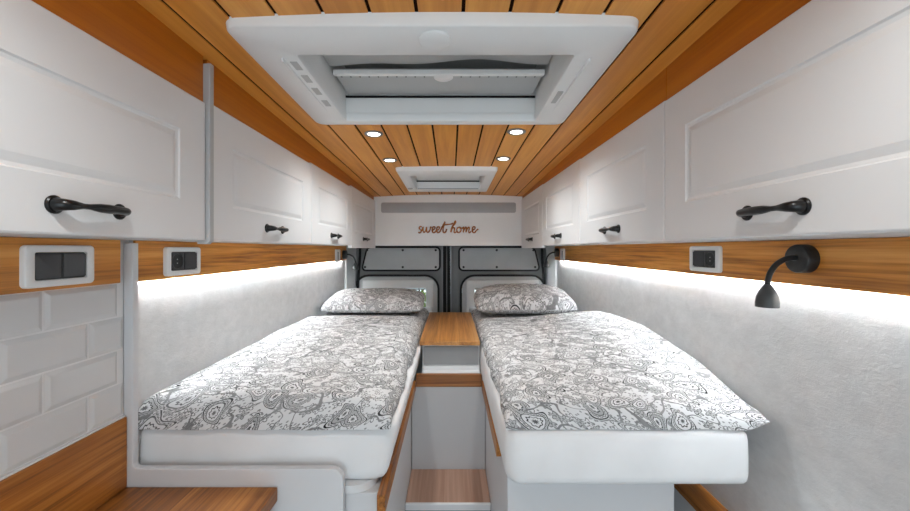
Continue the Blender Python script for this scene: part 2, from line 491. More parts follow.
t = thing('divider_panel', (-.7, .884, Z(.02)), 'thin grey vertical divider strip rising to the ceiling between the left cabinets', 'panel')
bm = B(); poly = [(XL + .02, Z(.0235)), (-.57, Z(.0235)), (-.57, Z(.011)), (-.549, Z(.011)), (-.541, Z(.018)), (-.541, zc(-.541, .884) - .016), (XL + .02, zc(-.541, .884) - .03)]
prism(bm, lambda u, v, w: (u, .8892 - w, v), poly, .0145, .002)
link('board', bm, 'greyedge', t)

# ------------------------------------------------------------------ oak rails with lighting tape under them
def rail(name, side, y0, y1, label, zt=.0232, zb=-.091, led=True, group='oak wall rails'):
    s = side == 'left'
    wx = XL if s else XR; sg = 1 if s else -1
    gap = .010 if led else .0005
    a, b = sorted((wx + sg * gap, wx + sg * (.018 if s else .022)))
    t = thing(name, ((a + b) / 2, (y0 + y1) / 2, Z(zb)), label, 'rail', group)
    link('board', box(B(), a, b, y0, y1, Z(zb), Z(zt), .0015), 'oak', t)
    if led:
        a, b = sorted((wx + sg * .0004, wx + sg * .0098))
        link('spacer', box(B(), a, b, y0, y1, Z(zb) + .009, Z(zt)), 'carcass', t)
        c, d = sorted((wx + sg * .001, wx + sg * .0095))
        l = thing('light_tape', ((c + d) / 2, (y0 + y1) / 2, Z(zb) + .006), 'glowing white light tape tucked under the %s bed oak rail' % side, 'light', 'light tapes under the rails')
        link('tape', box(B(), c, d, y0 + .02, y1 - .10, Z(zb) + .0055, Z(zb) + .0085), 'led', l)
    return t
rail('oak_rail', 'left', -.2, 1.012, 'oak wall rail over the white tiles, holding the black double switch', zb=-.088, led=False)
rail('oak_rail', 'left', 1.060, 3.20, 'long oak wall rail over the left bed, lit from below')
rail('oak_rail', 'right', .30, 3.30, 'long oak wall rail over the right bed carrying the near reading lamp')
RL, RRt = XL + .018, XR - .022

# ------------------------------------------------------------------ switch and socket plates
def wall_plate(side, cy, ch, w, h, label, kind):
    s = side == 'left'; X = RL if s else RRt
    fr = on_left(X) if s else on_right(X)
    t = thing('switch_plate', (X, cy, Z(ch)), label, 'socket' if 'socket' in label else 'switch', 'wall plates on the oak rails')
    cv = Z(ch)
    iw, ih = w - .038, h - .030
    if kind == 'usb': iw, ih = w - .062, h - .036
    frame_ring(bm := B(), fr, (cy, cv, w, h, .010), (cy, cv, iw, ih, .004), .012, .003, .002)
    link('frame', bm, 'plastic', t, 40)
    link('insert', plate(B(), fr, cy, cv, iw - .0006, ih - .0006, .004, .007, .001), 'insert', t, 40)
    if kind == 'usb': return t
    def rocker(u, wd):
        bm = B()
        loft(bm, [[fr(u - wd / 2, cv - ih / 2 + .004, .0071), fr(u + wd / 2, cv - ih / 2 + .004, .0071), fr(u + wd / 2, cv + ih / 2 - .004, .0071), fr(u - wd / 2, cv + ih / 2 - .004, .0071)],
                  [fr(u - wd / 2, cv - ih / 2 + .004, .009), fr(u + wd / 2, cv - ih / 2 + .004, .012), fr(u + wd / 2, cv + ih / 2 - .004, .012), fr(u - wd / 2, cv + ih / 2 - .004, .009)]])
        link('rocker', bm, 'rocker', t)
    def socket(u):
        bm = B(); r = ih / 2 - .006
        frame_ring(bm, fr, (u, cv, ih - .004, ih - .004, .003), (u, cv, 2 * r, 2 * r, r - .0005), .0035, .001)
        for v in bm.verts: v.co.x += (.0071 if s else -.0071)
        sk = link('socket', bm, 'rocker', t, 40)
        link('well', disc(B(), lambda a, b, c: fr(a, b, c + .0071), u, cv, [(r - .001, 0), (r - .001, .0008)], 24), 'black', sk)
        for dv in (-.006, .006):
            link('pin_hole', disc(B(), lambda a, b, c: fr(a, b, c + .0079), u + 0, cv + dv, [(.002, 0), (.002, .0006)], 10), 'plasticdim', sk)
    q = iw / 4
    if kind == 'cover_switch':
        rocker(cy + q * .55, q * .8); rocker(cy + q * 1.45, q * .8)
        link('blank_cover', plate(B(), fr, cy - q, cv, iw / 2 - .004, ih - .006, .003, .0095, .001), 'rocker', t, 40)
    elif kind == 'socket_first':     # socket nearer the camera
        socket(cy - q); rocker(cy + q, iw / 2 - .006)
    return t
wall_plate('left', .85, -.036, .152, .088, 'white framed plate with black double switch on the oak rail over the tiles', 'cover_switch')
wall_plate('left', 1.24, -.038, .158, .088, 'white plate with black socket and switch at the near end of the left bed rail', 'socket_first')
wall_plate('left', 2.93, -.052, .10, .098, 'slim white socket plate beside the small lamp at the far end of the left rail', 'usb')
wall_plate('right', 1.34, -.034, .158, .088, 'white plate with black switch and socket on the right oak rail', 'socket_first')
wall_plate('right', 3.05, -.045, .10, .098, 'slim white socket plate beside the small lamp at the far end of the right rail', 'usb')

# ------------------------------------------------------------------ reading lamps
def reading_lamp(side, cy, ch, label, sc=1.0):
    s = side == 'left'; X = RL if s else RRt
    fr = on_left(X) if s else on_right(X); cv = Z(ch)
    t = thing('reading_lamp', (X, cy, cv), label, 'lamp', 'gooseneck reading lamps')
    link('base', disc(B(), fr, cy, cv, [(.035, 0), (.035, .024), (.0335, .027), (.031, .028)], 36), 'black', t, 40)
    P = spline([fr(cy, cv + .002, .027), fr(cy, cv + .002, .042), fr(cy, cv - .003, .058), fr(cy, cv - .016, .077), fr(cy, cv - .036, .091), fr(cy, cv - .057, .097), fr(cy, cv - .065, .0978)], 6)
    link('gooseneck', tube(B(), P, .0066, 12), 'black', t, True)
    a = Vector(P[-1]); bm = B()
    ax = Vector((0.004 * (1 if s else -1) * 10 * .1, 0, -1)).normalized()
    prof = [(.0075, -.002), (.0095, .002), (.012, .006), (.018, .016), (.0225, .028), (.0245, .042), (.0245, .054), (.0225, .054), (.0222, .042), (.010, .02)]
    loft(bm, [[tuple(a + ax * h + Vector((r * math.cos(2 * PI * k / 28), r * math.sin(2 * PI * k / 28), 0))) for k in range(28)] for r, h in prof])
    sh = link('lamp_shade', bm, 'lampgrey', t, 40)
    bm = B(); loft(bm, [[tuple(a + ax * h + Vector((r * math.cos(2 * PI * k / 24), r * math.sin(2 * PI * k / 24), 0))) for k in range(24)] for r, h in ((.0215, .050), (.0215, .0535))])
    link('lens', bm, 'lamplens', sh)
    return t
reading_lamp('right', .962, -.024, 'black gooseneck reading lamp with grey shade on the right rail, nearest of the three')
reading_lamp('right', 3.19, -.030, 'small black gooseneck reading lamp at the far end of the right rail')
reading_lamp('left', 3.10, -.045, 'small black gooseneck reading lamp at the far end of the left rail')

# ------------------------------------------------------------------ kitchen corner
t = thing('tile_backsplash', (XL, .5, Z(-.435)), 'white glossy rectangular wall tiles at left, between the oak rail and the oak splash board', 'tiles')
bm = B(); fr = on_left(XL + .0005)
for r in range(5):
    zt = Z(-.0895 - .088 * r); zb = max(zt - .088, Z(-.4416))
    if zt - zb < .01: continue
    off = .834 if r % 2 == 0 else .938
    for k in range(-6, 3):
        y0 = off + .187 * k; y1 = y0 + .187
        y1c = min(y1, 1.038); y0c = max(y0, -.2)
        if y1c - y0c < .02: continue
        g = .0012
        cu, cv, w, h = (y0c + y1c) / 2, (zt + zb) / 2, y1c - y0c - 2 * g, zt - zb - 2 * g
        rings = []
        for ins, d in ((0, 0), (0, .001), (.010, .0055), (.0115, .006)):
            a, b = w / 2 - ins, h / 2 - ins
            rings.append([fr(cu - a, cv - b, d), fr(cu + a, cv - b, d), fr(cu + a, cv + b, d), fr(cu - a, cv + b, d)])
        loft(bm, rings)
link('tiles', bm, plain('tile_glaze', srgb(214, 214, 214), .18, 0, .5, .01), t)
link('grout', box(B(), XL + .0003, XL + .0018, -.2, 1.038, Z(-.4417), Z(-.0885)), 'silicone', t)

t = thing('splash_board', (XL + .01, .6, Z(-.622)), 'upright oak splash board under the white tiles along the left worktop', 'board')
link('board', box(B(), XL + .0005, XL + .013, -.2, 1.038, Z(-.6325), Z(-.4465), .0015), 'oakdark', t)
link('sealant_line', box(B(), XL + .001, XL + .009, -.2, 1.038, Z(-.4463), Z(-.4418), .001), 'silicone', t)
t = thing('worktop', (-.67, .6, Z(-.66)), 'oak worktop corner at lower left in front of the white bed partition', 'worktop')
link('slab', box(B(), XL + .001, -.4615, -.2, 1.0385, Z(-.671), Z(-.633), .003), 'oaktop', t)
t = thing('kitchen_cabinet', (-.67, .6, 0), 'white base cabinet carrying the oak worktop at lower left', 'cabinet')
link('carcass', box(B(), XL + .001, -.485, -.2, 1.03, 0.001, Z(-.6715), .002), 'panel', t)
for k in range(2):
    d = link('door', plate(B(), lambda u, v, w: (-.485 + w, u, v), .20 + .56 * k, .41, .53, .70, .004, .014, .003), 'white', t)
    handle(lambda u, v, w: (-.471 + w, u, v), .20 + .56 * k, .72, d)

# white partition with a cut-out at the head of the left bed
t = thing('bed_partition', (-.58, 1.05, 0), 'white L-shaped partition with slim post at the near end of the left bed', 'partition')
r = .032
arc = lambda cu, cv, rad, a0, a1, n=6: [(cu + rad * math.cos(a0 + (a1 - a0) * k / n), cv + rad * math.sin(a0 + (a1 - a0) * k / n)) for k in range(n + 1)]
hb = Z(-.587)
poly = [(XL + .0005, .001), (-.288, .001)] + arc(-.288 - r, hb - r, r, 0, PI / 2) + arc(-.849 + .012, hb + .012, .012, 1.5 * PI, PI, 4) + [(-.849, Z(.0155)), (XL + .0005, Z(.0155))]
bm = prism(B(), lambda u, v, w: (u, 1.0585 - w, v), poly, .0185, .0025)
link('panel', bm, 'panel', t)

# ------------------------------------------------------------------ beds
def mattress(x0, x1, y0, y1, z0, z1, radii, slope, label):
    """plan outline with rounded corners, soft top and bottom edges; slope moves the aisle side in towards the bottom"""
    t = thing('mattress', ((x0 + x1) / 2, (y0 + y1) / 2, z0), label, 'mattress', 'mattresses')
    bm = B(); rings = []; H = z1 - z0
    prof = [(.022, 0), (.009, .005), (.003, .014), (0, .03), (0, H * .5), (.001, H - .03), (.004, H - .014), (.011, H - .005), (.022, H - .0005), (.04, H)]
    for ins, h in prof:
        pts = rr((x0 + x1) / 2, (y0 + y1) / 2, x1 - x0 - 2 * ins, y1 - y0 - 2 * ins, [max(q - ins, .004) for q in radii], 8)
        ring = []
        for x, y in pts:
            f = (1 - h / H) * slope
            if slope > 0: x2 = min(x, x1 - ins - f)
            elif slope < 0: x2 = max(x, x0 + ins - f)
            else: x2 = x
            ring.append((x2, y, z0 + h))
        rings.append(ring)
    loft(bm, rings)
    link('cover', bm, 'sheet', t, 50)
    return t
ZB, ZT = Z(-.650), Z(-.497)
mattress(XL + .004, -.148, 1.085, 3.36, ZB, ZT, (.012, .085, .03, .02), .036, 'white mattress of the left bed behind the partition')
mattress(.152, .820, 1.062, 3.36, ZB, ZT, (.05, .02, .02, .03), 0, 'white mattress of the right bed, its whole front end in view')

def bed_base(label, x0, x1, y0, trim_x, sgn, ty0, side_edge):
    t = thing('bed_base', ((x0 + x1) / 2, 2.2, 0), label, 'bed', 'bed bases')
    link('box', box(B(), x0, x1, y0, 3.37, .001, Z(-.6725), .003), 'panel', t)
    a, b = sorted((trim_x, side_edge))
    link('edge_trim', box(B(), a, b, ty0, 1.93, Z(-.70), Z(-.6505), .001), 'oakdark', t)
    return t
t = bed_base('white base box of the left bed with oak edge trim along the aisle', XL + .003, -.197, 1.075, -.174, -1, 1.03, -.196)
bm = B(); loft(bm, [[(x, y, z) for x, y in rr((XL - .205) / 2 + .0, 1.6, -.205 - XL - .01, 1.06, (.01, .07, .01, .01), 8)] for z in (Z(-.672), Z(-.6505))])
link('support_board', bm, 'white', t, 40)
t = bed_base('white base box of the right bed with oak edge trim along the aisle', .172, .682, 1.19, .153, 1, 1.315, .1715)
link('support_board', box(B(), .18, .80, 1.12, 2.6, Z(-.672), Z(-.6505), .003), 'white', t)

t = thing('wall_ledge', (.855, 1.5, 0), 'low oak topped ledge along the right wall beneath the mattress overhang', 'ledge')
link('top_board', box(B(), .812, XR - .0005, .95, 2.2, Z(-.868), Z(-.848), .0015), 'oakdark', t)
link('plinth', box(B(), .825, XR - .0005, .96, 2.2, .001, Z(-.8685), .001), 'panel', t)

# aisle
t = thing('aisle_panel', (-.01, 1.94, 0), 'white upright panel closing the aisle end under the oak crossbar', 'panel')
link('board', box(B(), -.1935, .1695, 1.932, 1.95, .001, Z(-.684), .001), 'aisle', t)
link('crossbar', box(B(), -.1735, .1525, 1.931, 1.952, Z(-.683), Z(-.622), .002), 'oakx', t)
t = thing('step', (-.01, 1.8, 0), 'pinkish wood step on the floor between the two beds', 'step')
link('box', box(B(), -.195, .170, 1.672, 1.931, .001, Z(-1.106), .001), 'panel', t)
link('tread', box(B(), -.195, .170, 1.676, 1.931, Z(-1.1055), Z(-1.09), .001), 'step', t)
link('nosing', box(B(), -.195, .170, 1.662, 1.676, Z(-1.115), Z(-1.088), .002), 'white', t)
link('metal_profile', box(B(), -.195, .170, 1.664, 1.6715, Z(-1.16), Z(-1.1155), .001), 'alu', t)

t = thing('bedside_chest', (-.008, 2.4, Z(-.62)), 'oak topped chest with grey front set between the heads of both beds', 'chest')
link('ledge', box(B(), -.147, .147, 1.953, 2.86, Z(-.645), Z(-.62), .001), 'panel', t)
link('body', box(B(), -.147, .147, 2.012, 2.86, Z(-.6195), Z(-.492), .001), 'white', t)
link('front_panel', plate(B(), facing(2.0119), .0, Z(-.549), .284, .094, .006, .006, .0015), 'greybox', t)
link('frame_rail', box(B(), -.147, .147, 2.0, 2.0118, Z(-.6195), Z(-.6), .001), 'white', t)
link('top', box(B(), -.160, .147, 1.985, 2.9, Z(-.4915), Z(-.470), .0015), 'oaktable', t)

# ------------------------------------------------------------------ bedding
def smooth01(a): a = max(0., min(1., a)); return a * a * (3 - 2 * a)
def rnd(d, r): d = max(0., min(1., d / r)); return math.sqrt(max(0., 1 - (1 - d) ** 2))
def duvet(aisle, wall, y0, y1, hfun, label, tip=False):
    nx, ny = 56, 130
    bm = B(); uvl = bm.loops.layers.uv.new('UVMap')
    zb = ZT + .0015
    sg = 1 if wall > aisle else -1
    W = abs(wall - aisle)
    def pt(i, j, top):
        # concentrate rows towards the edges
        a = i / nx; b = j / ny
        a = a * .35 + .65 * (.5 - .5 * math.cos(PI * a)); b = b * .6 + .4 * (.5 - .5 * math.cos(PI * b))
        y = y0 + (y1 - y0) * b
        da, df = a * W, b * (y1 - y0)
        wob = .010 * noise.noise(Vector((y * 4.1, sg * 3, 0))) + .006 * noise.noise(Vector((y * 11, 5, 0)))
        xa = aisle - sg * wob * 1.2
        wl = wall - (.026 * (1 - smooth01(df / .3)) if tip else 0)
        x = xa + (wl - xa) * a
        fy = .010 * noise.noise(Vector((x * 9, 2, 1))) + .009 * noise.noise(Vector((x * 3.3, 8, 1)))
        y += fy * (1 - smooth01(df / .2))
        if tip:
            y -= .010 * smooth01((a - .75) / .25) * (1 - smooth01(df / .2))
        H = hfun(a, y)
        e = rnd(da + .003, .075) * rnd(df + .003, .042) * (.6 + .4 * rnd(W - da + .002, .04)) * rnd(y1 - y + .004, .05)
        n = (noise.noise(Vector((x * 6, y * 4, 1.3))) * .007 + noise.noise(Vector((x * 15, y * 9, 4.3))) * .0035
             + noise.noise(Vector((x * 3, y * 26, 9))) * .0035 * (1 - smooth01(df / .45)))
        h = max(.004, H * e + n * e)
        z = zb
        if tip:
            ov = smooth01((abs(x) - .80) / .08)
            z = zb + .026 * ov
        if not top: return (x, y, z), h, x, y
        return (x, y, max(zb + h, z + .004)), h, x, y
    T = [[None] * (ny + 1) for _ in range(nx + 1)]; Bt = [[None] * (ny + 1) for _ in range(nx + 1)]; UV = {}
    for i in range(nx + 1):
        for j in range(ny + 1):
            p, h, x, y = pt(i, j, True); v = bm.verts.new(p); T[i][j] = v
            UV[v] = (x + sg * (h - .1) * .9 + sg, y + (h - .1) * .9)
            if i in (0, nx) or j in (0, ny):
                p, h, x, y = pt(i, j, False); v = bm.verts.new(p); Bt[i][j] = v
                UV[v] = (x - sg * .09 + sg, y - .09)
    fs = []
    for i in range(nx):
        for j in range(ny):
            fs.append(bm.faces.new((T[i][j], T[i + 1][j], T[i + 1][j + 1], T[i][j + 1])))
    edge = [(i, 0) for i in range(nx)] + [(nx, j) for j in range(ny)] + [(i, ny) for i in range(nx, 0, -1)] + [(0, j) for j in range(ny, 0, -1)]
    n = len(edge)
    for k in range(n):
        a, b = edge[k], edge[(k + 1) % n]
        fs.append(bm.faces.new((T[a[0]][a[1]], Bt[a[0]][a[1]], Bt[b[0]][b[1]], T[b[0]][b[1]])))
    fs.append(bm.faces.new([Bt[a[0]][a[1]] for a in edge]))
    for f in bm.faces:
        for l in f.loops: l[uvl].uv = UV[l.vert]
    o = link('duvet', bm, 'paisley', None, 60)
    return tag(o, label, 'duvet', 'paisley duvets')
def h_left(a, y):
    return .082 + .014 * smooth01((y - 1.2) / .8) - .040 * smooth01((y - 2.3) / .2) + .008 * math.sin(a * PI)
def h_right(a, y):
    hw = .052 + .052 * smooth01((y - 1.08) / .35) + .046 * smooth01((y - 1.3) / .5) - .035 * smooth01((y - 2.0) / .6)
    k = 1 - .5 * smooth01((y - 2.3) / .22)
    return k * ((.074 + .012 * smooth01((y - 1.2) / .6)) * (1 - smooth01((a - .25) / .75)) + hw * smooth01((a - .25) / .75))
duvet(-.170, XL + .006, 1.068, 3.02, h_left, 'grey and white paisley duvet spread over the left bed')
duvet(.157, XR - .008, 1.070, 3.02, h_right, 'grey and white paisley duvet on the right bed, its corner overhanging the mattress', True)

def pillow(cx, cy, cz, w, l, T, tilt, rz, label, seed):
    nx, ny = 40, 28
    bm = B(); uvl = bm.loops.layers.uv.new('UVMap'); UV = {}
    def pos(u, v, s):
        # outline pulls in between the corners
        x = u * w / 2 * (1 - .05 * (1 - v * v)); y = v * l / 2 * (1 - .07 * (1 - u * u))
        cr = 1 - .10 * (u * u * v * v) ** 1.5
        x *= cr; y *= cr
        k = (max(0, 1 - abs(u) ** 3.6) ** .55) * (max(0, 1 - abs(v) ** 3.0) ** .55)
        n = noise.noise(Vector((u * 2.2, v * 2.2, seed + s))) * .10 + noise.noise(Vector((u * 6, v * 5, seed))) * .05
        h = (T * (.66 if s > 0 else .34) * (k * (1 + n))) + .002
        z = h * s
        c, s_ = math.cos(tilt), math.sin(tilt)
        y, z = y * c - z * s_, y * s_ + z * c
        c, s_ = math.cos(rz), math.sin(rz)
        return Vector((cx + x * c - y * s_, cy + x * s_ + y * c, cz + z))
    G = {}
    for s in (1, -1):
        for i in range(nx + 1):
            for j in range(ny + 1):
                u = math.sin((i / nx - .5) * PI) * .5 + (i / nx - .5); v = math.sin((j / ny - .5) * PI) * .5 + (j / ny - .5)
                q = bm.verts.new(pos(u, v, s)); G[s, i, j] = q
                UV[q] = (u * w / 2 + seed, v * l / 2 * 1.1 + seed * .7 + (3 if s < 0 else 0))
        for i in range(nx):
            for j in range(ny):
                f = (G[s, i, j], G[s, i + 1, j], G[s, i + 1, j + 1], G[s, i, j + 1])
                bm.faces.new(f if s > 0 else f[::-1])
    edge = [(i, 0) for i in range(nx)] + [(nx, j) for j in range(ny)] + [(i, ny) for i in range(nx, 0, -1)] + [(0, j) for j in range(ny, 0, -1)]
    for k in range(len(edge)):
        a, b = edge[k], edge[(k + 1) % len(edge)]
        bm.faces.new((G[1, a[0], a[1]], G[-1, a[0], a[1]], G[-1, b[0], b[1]], G[1, b[0], b[1]]))
    for f in bm.faces:
        for lp in f.loops: lp[uvl].uv = UV[lp.vert]
    return tag(link('pillow', bm, 'paisley', None, 60), label, 'pillow', 'paisley pillows')
pillow(-.518, 2.70, Z(-.366), .70, .46, .118, .12, .02, 'paisley pillow at the head of the left bed', 2.0)
pillow(.494, 2.70, Z(-.360), .70, .46, .155, .14, -.02, 'paisley pillow at the head of the right bed', 5.0)

# ------------------------------------------------------------------ rear: soffit panel, lettering, doors
t = thing('rear_locker', (-.018, 3.0, Z(.02)), 'white overhead panel across the rear carrying the words and a grey strip', 'locker')
bm = B(); w0, w1 = CL - .02, CR + .02
n = 14; top = [(w1 - (w1 - w0) * k / n, zc(w1 - (w1 - w0) * k / n, YS) - .002) for k in range(n + 1)]
prism(bm, lambda u, v, w: (u, YD - .05 - w, v), [(w0, Z(.0265)), (w1, Z(.0265))] + [(x, z - .012) for x, z in top], YD - .05 - YS - .02, 0)
link('body', bm, 'panel', t)
bm = B(); prism(bm, lambda u, v, w: (u, YS + .02 - w, v), [(w0, Z(.0245)), (w1, Z(.0245))] + top, .018, .002)
fp = link('front_panel', bm, 'plastic', t)
link('grey_insert', plate(B(), facing(YS + .0022), -.018, Z(.298), .972, .074, .014, .002, .0008), 'grille', t, 40)

def script_word(strokes, label):
    k = YS / F
    def w(p): return ((412 + p[0] / 12.64 - 451) * k, YS - .003, C - (214 + p[1] / 12.64 - 249) * k)
    xs = [p[0] for s in strokes.values() for q in s for p in q]
    o = thing('lettering', w((sum(xs) / len(xs), 232)), label, 'lettering', 'wooden script words on the rear panel')
    for name, ss in strokes.items():
        bm = B()
        for q in ss:
            P = spline([w(p) for p in q], 5)
            tube(bm, P, [.0040 + .0014 * abs(math.sin(i * .35)) for i in range(len(P))], 8)
        link('letter', bm, 'letter', o, True)
    return o
E = [(248, 205), (270, 200), (290, 182), (286, 163), (270, 162), (256, 185), (256, 215), (270, 236), (290, 230), (306, 208)]
script_word({'s': [[(122, 165), (108, 158), (92, 170), (97, 190), (115, 205), (114, 226), (98, 238), (80, 228)]],
             'w': [[(116, 222), (132, 190), (140, 162), (138, 200), (148, 230), (166, 222), (180, 190), (186, 165), (183, 205), (195, 232), (215, 222), (232, 190), (236, 164), (246, 174)]],
             'e': [E], 'f': [[(x + 56, y) for x, y in E]],
             't': [[(358, 212), (385, 160), (418, 95), (402, 150), (392, 200), (396, 230), (412, 236), (430, 218), (438, 190)], [(385, 138), (430, 135), (490, 128), (520, 118)]]},
            'brown wooden script word "sweet" on the white rear panel')
script_word({'h': [[(486, 230), (505, 170), (535, 110), (548, 90), (553, 102), (535, 135), (508, 172), (491, 232)], [(492, 216), (510, 180), (530, 172), (537, 195), (532, 225), (546, 236), (562, 222)]],
             'o': [[(604, 165), (578, 175), (567, 205), (577, 232), (600, 232), (620, 205), (612, 174), (600, 166), (614, 180), (640, 176)]],
             'm': [[(638, 190), (652, 166), (653, 200), (648, 232), (660, 195), (678, 166), (687, 178), (682, 232), (694, 195), (714, 166), (723, 180), (717, 222), (728, 236), (748, 218)]],
             'e': [[(x + 506, y) for x, y in E] + [(838, 190)]]},
            'brown wooden script word "home" on the white rear panel')

kd = YD / F
def dx(px): return (px - 451) * kd
def dz(py): return C - (py - 249) * kd
def rear_door(idx, sgn):
    """sgn -1: left door, +1: right door; local u runs outwards from the middle gap"""
    fr = facing(YD)
    inner, outer = (-.070 if sgn < 0 else -.006), .865 * sgn
    a, b = sorted((inner, outer))
    bot, topz = Z(-1.1), Z(.3)
    wa, wb = sorted((dx(437.5), dx(356)) if sgn < 0 else (dx(462), dx(544)))
    wz1, wz0 = dz(276.5), Z(-.80)
    fr2 = lambda u, v, w: (u, YD + .04 - w, v)
    d = struct('door_%d' % idx, frame_ring(B(), fr2, ((a + b) / 2, (bot + topz) / 2, b - a, topz - bot, .01), ((wa + wb) / 2, (wz0 + wz1) / 2, wb - wa, wz1 - wz0, .11), .04, .004, .01), 'steel', None, 40)
    # rubber line around the lower opening
    link('opening_seal', frame_ring(B(), lambda u, v, w: (u, YD - .0005 - w, v), ((wa + wb) / 2, (wz0 + wz1) / 2, wb - wa + .035, wz1 - wz0 + .035, .126), ((wa + wb) / 2, (wz0 + wz1) / 2, wb - wa, wz1 - wz0, .11), .008, .003), 'rubber', d, 40)
    # light lining with the window frame
    oa, ob = sorted((dx(426), dx(371)) if sgn < 0 else (dx(474.5), dx(531)))
    oz1, oz0 = dz(288), Z(-.66)
    link('lining', frame_ring(B(), lambda u, v, w: (u, YD + .022 - w, v), ((wa + wb) / 2, (wz0 + wz1) / 2, wb - wa - .003, wz1 - wz0 - .003, .108), ((oa + ob) / 2, (oz0 + oz1) / 2, ob - oa + .02, oz1 - oz0 + .02, .01), .02, .002), 'doorwhite', d, 40)
    fa, fb = sorted((dx(433.5), dx(363)) if sgn < 0 else (dx(466.5), dx(538.5)))
    wf = link('window_frame', frame_ring(B(), lambda u, v, w: (u, YD + .0018 - w, v), ((fa + fb) / 2, (dz(280) + Z(-.72)) / 2, fb - fa, dz(280) - Z(-.72), .008), ((oa + ob) / 2, (oz0 + oz1) / 2, ob - oa, oz1 - oz0, .006), .022, .005), 'plastic', d, 40)
    link('pane', box(B(), oa - .008, ob + .008, YD + .012, YD + .016, oz0 - .008, oz1 + .008), 'glass', wf)
    link('blind_bar', box(B(), oa + .002, ob - .002, YD - .012, YD - .002, oz1 - .016, oz1 - .003, .002), 'plasticdim', wf)
    # upper trim panel with screws, its outer lower corner flared
    pa, pb = (dx(363), dx(439)) if sgn < 0 else (dx(460), dx(538.5))
    pz0, pz1 = dz(269.5), dz(248)
    def out(e):
        q = rr((pa + pb) / 2, (pz0 + pz1) / 2, pb - pa + 2 * e, pz1 - pz0 + 2 * e, .03 + e)
        res = []
        for u, v in q:
            f = (v - pz0) / (pz1 - pz0)
            if sgn < 0 and u < (pa + pb) / 2: u += .045 * f
            if sgn > 0 and u > (pa + pb) / 2: u -= .045 * f
            res.append((u, v))
        return res
    link('panel_seal', prism(B(), lambda u, v, w: (u, YD - .0006 - w, v), out(.016), .006, .001), 'rubber', d)
    tp = link('trim_panel', prism(B(), lambda u, v, w: (u, YD - .0068 - w, v), out(0), .010, .003), 'doorpanel', d)
    xs = (dx(367.5), dx(403), dx(435.8)) if sgn < 0 else (dx(463.5), dx(496.5), dx(533))
    for x in xs:
        for z in (dz(250.2), dz(267)):
            xo = x + (-.018 if z < dz(260) and x == (xs[0] if sgn < 0 else 9) else 0) + (.015 if z < dz(260) and sgn > 0 and x == xs[2] else 0)
            link('screw', disc(B(), lambda u, v, w: (u, YD - .0169 - w, v), xo, z, [(.010, 0), (.010, .003), (.006, .006)], 14), 'black', tp, 40)
    # ribbed inner edge by the middle gap
    e0 = inner + sgn * .002; e1 = inner + sgn * .011
    a, b = sorted((e0, e1))
    link('edge_strip', box(B(), a, b, YD - .012, YD - .0005, bot + .02, topz - .02, .003), 'alu', d)
    return d
rear_door(1, -1); rear_door(2, 1)
bm = B(); box(bm, -.0695, -.0065, YD + .006, YD + .05, 0, C + .44)
struct('trim_3', bm, 'rubber')
link('seal_lip', box(B(), -.041, -.033, YD - .008, YD + .0058, 0.02, C + .3, .002), 'steel', bpy.data.objects['trim_3'])
for i, (x0, x1) in enumerate(((XL + .0005, -.80), (.80, XR - .0005))):
    # body pillar with slanted inner face
    s = 1 if i == 0 else -1
    bm = B()
    xo, xi = (x0, x1) if i == 0 else (x1, x0)
    pts = [(xo, 3.21 if i == 0 else 3.305), (xo + s * .015, 3.21 if i == 0 else 3.305), (xi - s * .03, YD - .05), (xi - s * .03, YD - .001), (xo, YD - .001)]
    loft(bm, [[(x, y, z) for x, y in pts] for z in (0, C + .44)])
    struct('trim_%d' % (4 + i), bm, 'doorwhite')
    bm = B()
    P = spline([(xi + s * .004, YD - .014, Z(.05)), (xi + s * .002, YD - .014, Z(-.1)), (xi - s * .012, YD - .014, Z(-.3)), (xi - s * .012, YD - .014, Z(-.6))], 6)
    tube(bm, P, .0115, 10)
    o = struct('trim_%d' % (6 + i), bm, 'rubber', None, True)
# door surround top and sides
bm = B(); box(bm, XL, XR, YD + .042, YD + .09, C + .05, C + .6); box(bm, XL - .03, -.87, YD, YD + .09, 0, C + .6); box(bm, .87, XR + .03, YD, YD + .09, 0, C + .6)
struct('wall_rear', bm, 'steel')
# greenery outside
t = thing('bush', (-.4, 4.6, 0), 'yellow green leafy bush outside, glimpsed through the rear door window', 'bush')
bm = B()
for k in range(2600):
    p = Vector((random.uniform(-1.7, 1.7), random.uniform(4.3, 5.1), 0)); p.z = random.uniform(.3, 1.15 + .25 * math.sin(p.x * 4) + random.uniform(-.15, .1))
    a = Vector((random.uniform(-1, 1), random.uniform(-1, 1), random.uniform(-1, 1))).normalized() * .05
    b = a.orthogonal().normalized() * .022
    bm.faces.new([bm.verts.new(p + q) for q in (-a, b, a, -b)])
link('foliage', bm, 'leaf', t)
bm = B()
for k in range(9):
    x = -1.5 + .37 * k
    tube(bm, [(x * .6, 4.7, 0), (x * .8, 4.7, .5), (x, 4.7 + .05 * (k % 3), 1.0)], [.03, .022, .008], 8)
link('stem', bm, 'twig', t, True)
struct('ground', box(B(), -6, 6, YD + .2, 12, -.3, -.02), 'floor')

